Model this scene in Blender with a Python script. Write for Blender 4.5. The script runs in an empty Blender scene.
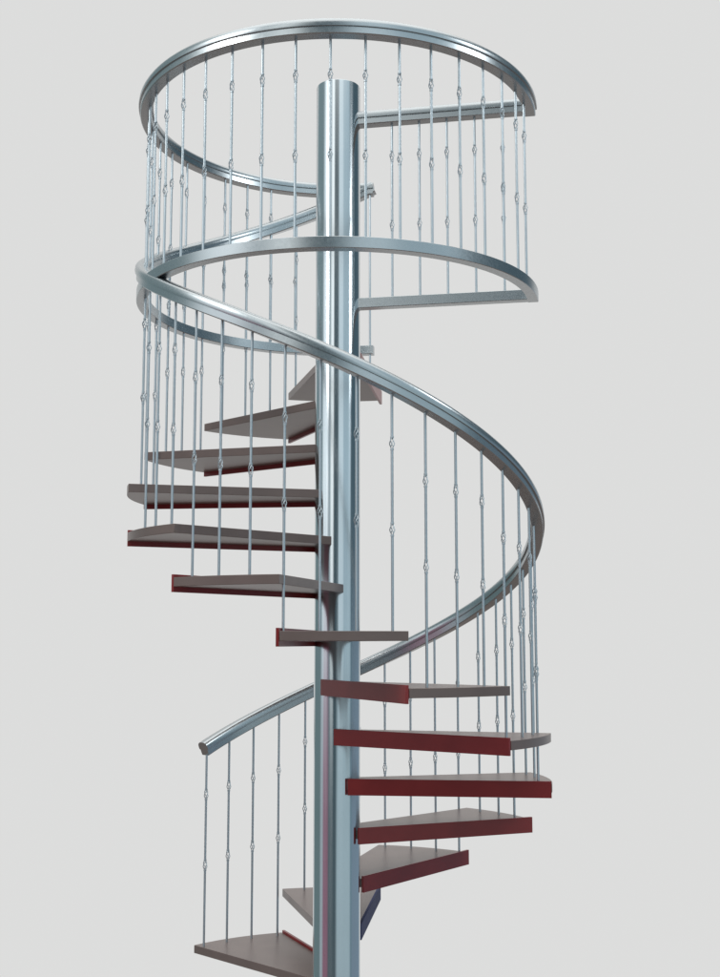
import bpy, bmesh, math, random
from math import radians as R, sin, cos, pi
from mathutils import Vector, Matrix
random.seed(4)
C = bpy.context.scene
COL = C.collection
S = 0.85                      # metres per fitted unit

# ---- fitted dimensions (d = angle about the column: 0 faces the viewer, positive to the viewer's right) ----
RT = 1.0595*S                 # tread outer radius
RISE = 0.23993*S
STEP = R(30.06)
D8 = R(-14.2)                 # rear edge of the eighth tread
RAIL0 = 1.1793*S              # handrail height where it crosses in front of the column
SLOPE = RISE/STEP
RR = 1.0089*S                 # rail radius
RB = 0.9935*S                 # baluster radius
ZT, ZB = 2.7004*S, 1.6972*S   # guard rail top and bottom
RC = 0.1162*S                 # column radius
SP, DB = R(9.074), R(-4.349)
SPG, DG = R(9.143), R(-2.085)
D_START, D_END = R(226.8), R(-192.3)
D_RAD = R(78.3)

def pol(r, d, z): return Vector((r*sin(d), -r*cos(d), z))

# ---------------------------------------------------------------- materials
def nt_mat(name):
    m = bpy.data.materials.new(name); m.use_nodes = True
    nt = m.node_tree
    return m, nt, nt.nodes['Principled BSDF']

def steel(name, base, rough, aniso=0.0, vert=False):
    m, nt, b = nt_mat(name)
    b.inputs['Metallic'].default_value = 1
    tc = nt.nodes.new('ShaderNodeTexCoord')
    mp = nt.nodes.new('ShaderNodeMapping')
    mp.inputs['Scale'].default_value = (260, 260, 5) if vert else (90, 90, 90)
    n = nt.nodes.new('ShaderNodeTexNoise'); n.inputs['Scale'].default_value = 1.0; n.inputs['Detail'].default_value = 3
    nt.links.new(tc.outputs['Object'], mp.inputs['Vector']); nt.links.new(mp.outputs[0], n.inputs['Vector'])
    mr = nt.nodes.new('ShaderNodeMapRange'); mr.inputs['To Min'].default_value = rough*0.8; mr.inputs['To Max'].default_value = rough*1.25
    nt.links.new(n.outputs['Fac'], mr.inputs['Value']); nt.links.new(mr.outputs[0], b.inputs['Roughness'])
    n2 = nt.nodes.new('ShaderNodeTexNoise'); n2.inputs['Scale'].default_value = 3.2; n2.inputs['Detail'].default_value = 4
    nt.links.new(tc.outputs['Object'], n2.inputs['Vector'])
    rp = nt.nodes.new('ShaderNodeValToRGB')
    rp.color_ramp.elements[0].position = 0.3; rp.color_ramp.elements[0].color = tuple(c*0.94 for c in base)+(1,)
    rp.color_ramp.elements[1].position = 0.7; rp.color_ramp.elements[1].color = tuple(base)+(1,)
    nt.links.new(n2.outputs['Fac'], rp.inputs[0]); nt.links.new(rp.outputs[0], b.inputs['Base Color'])
    if not vert:
        bp = nt.nodes.new('ShaderNodeBump'); bp.inputs['Strength'].default_value = 0.03; bp.inputs['Distance'].default_value = 0.0005
        nt.links.new(n.outputs['Fac'], bp.inputs['Height']); nt.links.new(bp.outputs[0], b.inputs['Normal'])
    if aniso:                                 # brushed round the tube: reflections smear along its length
        tg = nt.nodes.new('ShaderNodeTangent'); tg.direction_type = 'RADIAL'; tg.axis = 'Z'
        nt.links.new(tg.outputs[0], b.inputs['Tangent'])
        b.inputs['Anisotropic'].default_value = aniso; b.inputs['Anisotropic Rotation'].default_value = 0.25
    return m

def paint(name, base, rough, var=0.12, spec=0.5, coat=0.0):
    m, nt, b = nt_mat(name)
    tc = nt.nodes.new('ShaderNodeTexCoord')
    n = nt.nodes.new('ShaderNodeTexNoise'); n.inputs['Scale'].default_value = 7; n.inputs['Detail'].default_value = 6
    nt.links.new(tc.outputs['Object'], n.inputs['Vector'])
    rp = nt.nodes.new('ShaderNodeValToRGB')
    rp.color_ramp.elements[0].position = 0.3; rp.color_ramp.elements[0].color = tuple(c*(1-var) for c in base)+(1,)
    rp.color_ramp.elements[1].position = 0.7; rp.color_ramp.elements[1].color = tuple(c*(1+var*0.5) for c in base)+(1,)
    nt.links.new(n.outputs['Fac'], rp.inputs[0]); nt.links.new(rp.outputs[0], b.inputs['Base Color'])
    f = nt.nodes.new('ShaderNodeTexNoise'); f.inputs['Scale'].default_value = 400; f.inputs['Detail'].default_value = 2
    nt.links.new(tc.outputs['Object'], f.inputs['Vector'])
    bp = nt.nodes.new('ShaderNodeBump'); bp.inputs['Strength'].default_value = 0.12; bp.inputs['Distance'].default_value = 0.0006
    nt.links.new(f.outputs['Fac'], bp.inputs['Height']); nt.links.new(bp.outputs[0], b.inputs['Normal'])
    b.inputs['Roughness'].default_value = rough
    b.inputs['Specular IOR Level'].default_value = spec
    b.inputs['Coat Weight'].default_value = coat; b.inputs['Coat Roughness'].default_value = 0.12
    return m

M_COL = steel('polished_column_steel', (0.64, 0.69, 0.715), 0.16, 0.90, vert=True)
M_RAIL = steel('satin_rail_steel', (0.50, 0.535, 0.55), 0.27)
M_BAL = steel('baluster_steel', (0.62, 0.68, 0.715), 0.42)
M_KN = steel('knuckle_steel', (0.62, 0.68, 0.715), 0.55)
M_TREAD = paint('brown_tread_coating', (0.200, 0.148, 0.133), 0.34, 0.10, 0.45)
M_RED = paint('dark_red_paint', (0.28, 0.028, 0.028), 0.30, 0.16, 0.45)
M_BLUE = paint('painted_blue_reflection', (0.075, 0.09, 0.20), 0.6, 0.12, 0.08)  # blue grazing reflection on a red plate, put into its colour
M_CAP = paint('shadow_gap_rubber', (0.10, 0.10, 0.10), 0.6, 0.1, 0.3)

# ---------------------------------------------------------------- mesh helpers
def link(name, bm, mat, parent=None, bevel=0.0, smooth=35):
    bmesh.ops.remove_doubles(bm, verts=bm.verts, dist=1e-6)
    bmesh.ops.recalc_face_normals(bm, faces=bm.faces)
    me = bpy.data.meshes.new(name); bm.to_mesh(me); bm.free()
    me.materials.append(mat)
    if smooth:
        for p in me.polygons: p.use_smooth = True
        me.set_sharp_from_angle(angle=R(smooth))
    o = bpy.data.objects.new(name, me); COL.objects.link(o)
    if parent: o.parent = parent
    if bevel:
        md = o.modifiers.new('bevel', 'BEVEL'); md.width = bevel; md.segments = 2; md.limit_method = 'ANGLE'; md.angle_limit = R(40)
    return o

def loft(bm, rings, cap=True):
    vs = [[bm.verts.new(p) for p in r] for r in rings]
    n = len(vs[0])
    for a, b in zip(vs, vs[1:]):
        for i in range(n):
            bm.faces.new((a[i], a[(i+1) % n], b[(i+1) % n], b[i]))
    if cap:
        bm.faces.new(vs[0][::-1]); bm.faces.new(vs[-1])

def prism(bm, pts, z0, z1):
    loft(bm, [[Vector((p[0], p[1], z0)) for p in pts], [Vector((p[0], p[1], z1)) for p in pts]])

# handrail section: rounded cap bead over a narrower stem, (across, up) in metres
def rail_profile():
    p = []
    w, h = 0.0325, 0.0315
    n = 10
    for i in range(n+1):                      # cap: flattened half oval from right side over the top to the left
        a = -0.35 + (pi+0.70)*i/n
        sq = lambda v: math.copysign(abs(v)**0.72, v)          # flattened: squarer than an oval
        p.append((w*sq(cos(a)), 0.004 + (h if sin(a) > 0 else 0.012)*sq(sin(a))))
    p += [(-0.0255, -0.0025), (-0.0255, -0.0275), (-0.0220, -0.0310), (0.0220, -0.0310), (0.0255, -0.0275), (0.0255, -0.0025)]
    return p
PROF = rail_profile()
SQ = [(0.0215, 0.0225), (0.0235, 0.0205), (0.0235, -0.0205), (0.0215, -0.0225), (-0.0215, -0.0225), (-0.0235, -0.0205), (-0.0235, 0.0205), (-0.0215, 0.0225)]

def sweep(path, prof, up=Vector((0, 0, 1))):
    rings = []
    for i, p in enumerate(path):
        a = path[max(i-1, 0)]; b = path[min(i+1, len(path)-1)]
        t = (b-a).normalized()
        side = t.cross(up).normalized(); u = side.cross(t).normalized()
        rings.append([p + side*x + u*y for x, y in prof])
    bm = bmesh.new(); loft(bm, rings)
    return bm

def arc(d0, d1, r, zf, step=1.5):
    n = max(2, int(abs(math.degrees(d1-d0))/step))
    return [pol(r, d0+(d1-d0)*i/n, zf(d0+(d1-d0)*i/n)) for i in range(n+1)]

helix_z = lambda d: RAIL0 - SLOPE*d
tread_z = lambda i: RISE*(i-8)
def tread_index(d): return 8 - math.floor((d-D8)/STEP)

# ---------------------------------------------------------------- the staircase
stair = bpy.data.objects.new('spiral_staircase', None); COL.objects.link(stair)
stair.location = (0, 0, -9*RISE)
stair['label'] = 'steel spiral staircase with brown treads, dark red rear plates and a round guard rail'
stair['category'] = 'spiral staircase'
Z0 = Vector((0, 0, 9*RISE))
def L(o):                                   # parts are modelled about the handrail origin, so lift them on to the empty
    o.location = o.location + Z0 if o.parent is stair else o.location
    return o

# column
bm = bmesh.new()
prof = [(0.0, -9.0*RISE), (RC, -9.0*RISE), (RC, 2.888*S-0.004), (RC-0.0012, 2.888*S-0.0012), (RC-0.004, 2.888*S), (0.0, 2.888*S)]
N = 96
rings = []
for r, z in prof[1:-1]:
    rings.append([Vector((r*cos(2*pi*k/N), r*sin(2*pi*k/N), z)) for k in range(N)])
loft(bm, rings)
L(link('column', bm, M_COL, stair))

# treads
TH = 0.0415*S
for i in range(1, 15):
    dt = D8 - STEP*(i-8)                    # rear (upper) edge
    dn = dt + STEP                          # front edge
    dc = (dt+dn)/2
    c = Vector((sin(dc), -cos(dc))); tn = Vector((cos(dc), sin(dc)))   # tn points to the front edge
    e = R(0.15)
    pts = []
    n = 14
    for k in range(n+1):
        d = dt+0.014/RT + (dn-e+R(0.9)-dt-0.014/RT)*k/n
        pts.append((RT*sin(d), -RT*cos(d)))
    pn = c*0.083*S + tn*0.082*S; pt = c*0.05*S - tn*(0.125*S-0.013)
    pts += [(pn.x, pn.y), (pt.x, pt.y)]
    z = tread_z(i)
    bm = bmesh.new(); prism(bm, pts, z-TH, z)
    tr = L(link('tread', bm, M_TREAD, stair, 0.0015))
    # rear plate: a flat bar along the rear edge, proud of the tread top and hanging below it
    po = Vector((RT*0.999*sin(dt), -RT*0.999*cos(dt))); pi_ = c*0.05*S - tn*0.125*S
    ax = (po-pi_).normalized(); nrm = Vector((-ax.y, ax.x))
    if nrm.dot(tn) < 0: nrm = -nrm
    w = 0.012
    if i >= 8: pi_ = pi_ - ax*0.03*S        # let into the column
    q = [po, po+nrm*w, pi_+nrm*w, pi_]
    bm = bmesh.new(); prism(bm, [(v.x, v.y) for v in q], z-0.0655*S, z+0.0135*S)
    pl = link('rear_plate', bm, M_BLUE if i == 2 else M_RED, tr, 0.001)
    if i == 2: pl['label'] = 'red rear plate with painted blue reflection'

# handrail (helix)
hr = L(link('handrail', sweep(arc(D_START, D_END, RR, helix_z), PROF), M_RAIL, stair))

# guard: round top rail, straight rail back to the column, and the same two below
L(link('guard_top_rail', sweep(arc(D_RAD+R(1.9), D_END, RR, lambda d: ZT), PROF), M_RAIL, stair))
L(link('guard_bottom_rail', sweep(arc(D_RAD+R(1.6), D_END, RR, lambda d: ZB), SQ), M_RAIL, stair))
L(link('straight_top_rail', sweep([pol(RC*0.9, D_RAD, ZT+0.001), pol(RR-0.02, D_RAD, ZT+0.001)], PROF), M_RAIL, stair))
L(link('straight_bottom_rail', sweep([pol(RC*0.9, D_RAD, ZB+0.001), pol(RR-0.02, D_RAD, ZB+0.001)], SQ), M_RAIL, stair))

# baluster: square bar, twisted in its middle, open where the two basket knuckles sit
HW = 0.0042; KH = 0.023
def bar(bm, z0, z1, t0, t1, hw=HW):
    n = max(1, int(abs(t1-t0)/R(20))) if abs(t1-t0) > 0.01 else 1
    rings = []
    for k in range(n+1):
        f = k/n; a = t0+(t1-t0)*f; z = z0+(z1-z0)*f
        rings.append([Vector((hw*1.26*cos(a+pi/4+j*pi/2+q), hw*1.26*sin(a+pi/4+j*pi/2+q), z)) for j in range(4) for q in (-0.35, 0.35)])
    loft(bm, rings)

def basket_mesh():
    bm = bmesh.new()
    for j in range(4):
        rings = []
        n = 12
        for k in range(n+1):
            f = k/n; a = j*pi/2 + f*pi*0.9; r = 0.0026+0.0064*sin(pi*f); z = (f-0.5)*2*KH
            c = Vector((r*cos(a), r*sin(a), z)); u = Vector((cos(a), sin(a), 0)); v = Vector((-sin(a), cos(a), 0))
            rings.append([c + u*0.0020*cos(b) + v*0.0020*sin(b) for b in [q*pi/3 for q in range(6)]])
        loft(bm, rings)
    for s in (-1, 1):
        bar(bm, s*KH-0.003, s*KH+0.003, 0, 0, 0.0054)
    return bm
# one knuckle mesh, shared by all
KN = link('knuckle', basket_mesh(), M_KN, None)
first = [True]
def baluster(x, y, z0, z1, rot, zc=None, dz=0.1885*S):
    L_ = z1-z0
    if zc is None: zc = L_/2+0.108*S
    a, b = zc-dz, zc+dz
    bm = bmesh.new()
    tw = 2*pi*(b-a-2*KH)/0.13
    bar(bm, 0, a-KH, 0, 0)
    bar(bm, a+KH, b-KH, 0, tw)
    t2 = 2*pi*0.9
    bar(bm, b+KH, L_, 0, 0)
    o = link('baluster', bm, M_BAL, stair, 0, 55)
    o.location = Vector((x, y, z0)) + Z0; o.rotation_euler = (0, 0, rot)
    for h in (a, b):
        if first[0]: k = KN; first[0] = False
        else: k = KN.copy(); COL.objects.link(k)
        k.parent = o; k.location = (0, 0, h)
    return o

angles = [R(-4.349 + 9.074*j) for j in range(-8, 10)]          # front half
angles += [R(83.6 + 8.92*k) for k in range(17)]                # lower back half, down to the first tread
angles += [R(-85.0), R(-93.4), R(-101.8)] + [R(-110.6 - 9.12*k) for k in range(9)] + [R(-191.2)]   # upper back half
for d in angles:
    p = pol(RB, d, 0)
    baluster(p.x, p.y, tread_z(min(14, max(1, tread_index(d))))-0.002, helix_z(d)-0.028, d)
for j in range(-20, 9):
    d = R(-2.085 + 9.143*max(j, -6) + 9.0*min(0, j+6))
    p = pol(RB, d, 0)
    baluster(p.x, p.y, ZB+0.018, ZT-0.028, d)
for k in range(5):
    p = pol((0.288 + 0.145*k)*S, D_RAD, 0)
    baluster(p.x, p.y, ZB+0.018, ZT-0.028, D_RAD)

# ---------------------------------------------------------------- camera
cam = bpy.data.cameras.new('camera'); co = bpy.data.objects.new('camera', cam); COL.objects.link(co)
co.location = (0, -6.2879*S, -0.0555*S)
co.rotation_euler = (R(90+7.242), 0, R(-1.049))
cam.sensor_fit = 'VERTICAL'; cam.sensor_height = 36; cam.sensor_width = 36*720/977
cam.lens = 36*1237.47/977
cam.shift_y = -1.5/977
cam.clip_end = 200
C.camera = co

# ---------------------------------------------------------------- surroundings as a world: light grey behind the stair,
# made-up dark and light bands on the viewer's side for the steel to reflect
w = bpy.data.worlds.new('World'); C.world = w; w.use_nodes = True
nt = w.node_tree; nd = nt.nodes; lk = nt.links
bg = nd['Background']
tc = nd.new('ShaderNodeTexCoord'); sep = nd.new('ShaderNodeSeparateXYZ'); lk.new(tc.outputs['Generated'], sep.inputs[0])
def math_(op, a, b=None):
    n = nd.new('ShaderNodeMath'); n.operation = op
    for k, v in enumerate((a, b)):
        if v is None: continue
        if isinstance(v, (int, float)): n.inputs[k].default_value = v
        else: lk.new(v, n.inputs[k])
    return n.outputs[0]
az = math_('ARCTAN2', sep.outputs['X'], math_('MULTIPLY', sep.outputs['Y'], -1))
t = math_('ADD', math_('DIVIDE', az, 2*pi), 0.5)
def ramp(stops):
    n = nd.new('ShaderNodeValToRGB'); cr = n.color_ramp; cr.interpolation = 'LINEAR'
    while len(cr.elements) > 1: cr.elements.remove(cr.elements[-1])
    first_ = True
    for deg, c in stops:
        pos = deg/360+0.5
        if first_: e_ = cr.elements[0]; e_.position = pos; first_ = False
        else: e_ = cr.elements.new(pos)
        e_.color = (c[0], c[1], c[2], 1)
    lk.new(t, n.inputs[0]); return n.outputs[0]
G = (0.72, 0.723, 0.718)
def bands(lst, soft=2.0):
    out = []
    for a0, a1, c in lst:
        out += [(a0+soft, c), (a1-soft, c)]
    return out
UP = bands([(-180, -145, G), (-142, -88, (.24, .32, .34)), (-80, -54, (1.2, 1.3, 1.35)), (-50, -38, (.42, .50, .54)), (-36, -22, (1.4, 1.45, 1.45)),
            (-20, 3, (.07, .11, .13)), (6, 30, (.80, .93, 1.0)), (30, 70, (.48, .62, .70)), (72, 141, (.08, .13, .16)), (145, 180, G)])
LO = bands([(-180, -145, G), (-142, -90, (.17, .24, .25)), (-88, -74, (.42, .48, .52)), (-70, -46, (.30, .13, .19)), (-42, -6, (.08, .12, .14)),
            (0, 66, (.46, .58, .63)), (68, 76, (.2, .3, .36)), (80, 141, (.24, .32, .40)), (145, 180, G)])
def mix(f, a, b):
    n = nd.new('ShaderNodeMix'); n.data_type = 'RGBA'
    lk.new(f, n.inputs[0]) if not isinstance(f, float) else None
    for s, v in ((6, a), (7, b)):
        if isinstance(v, tuple): n.inputs[s].default_value = v+(1,)
        else: lk.new(v, n.inputs[s])
    return n.outputs[2]
def sstep(v, lo, hi):
    n = nd.new('ShaderNodeMapRange'); n.interpolation_type = 'SMOOTHSTEP'
    n.inputs['From Min'].default_value = lo; n.inputs['From Max'].default_value = hi
    lk.new(v, n.inputs['Value']); return n.outputs[0]
side = mix(sstep(sep.outputs['Z'], 0.02, 0.26), ramp(LO), ramp(UP))
allc = mix(sstep(sep.outputs['Z'], 0.72, 0.86), side, (1.6, 1.6, 1.58))  # bright zenith added to light the tread tops
allc = mix(sstep(math_('MULTIPLY', sep.outputs['Z'], -1), 0.28, 0.38), allc, (0.21, 0.175, 0.16))  # brown below, added for the rail undersides to reflect
lk.new(allc, bg.inputs['Color']); bg.inputs['Strength'].default_value = 1.0
w.cycles.sampling_method = 'MANUAL'; w.cycles.sample_map_resolution = 1024

# unseen lamps, added for the highlights on the rails
def area(name, loc, target, size, power, col=(1, 1, 1), sy=None):
    l = bpy.data.lights.new(name, 'AREA'); l.energy = power; l.color = col; l.size = size
    if sy: l.shape = 'RECTANGLE'; l.size_y = sy
    o = bpy.data.objects.new(name, l); COL.objects.link(o); o.location = loc
    o.rotation_euler = (Vector(target)-Vector(loc)).to_track_quat('-Z', 'Y').to_euler()
    return o
area('added_highlight_lamp', (-4.2, -2.6, 4.6), (0, 0, 0.5), 1.0, 70, (1.0, 0.98, 0.95))
area('added_highlight_lamp', (4.6, -1.4, 4.4), (0, 0, 0), 1.1, 42, (0.95, 0.98, 1.0))

C.render.engine = 'CYCLES'
C.view_settings.view_transform = 'Standard'; C.view_settings.look = 'None'
C.view_settings.exposure = 0; C.view_settings.gamma = 1
C.cycles.max_bounces = 8; C.cycles.glossy_bounces = 5
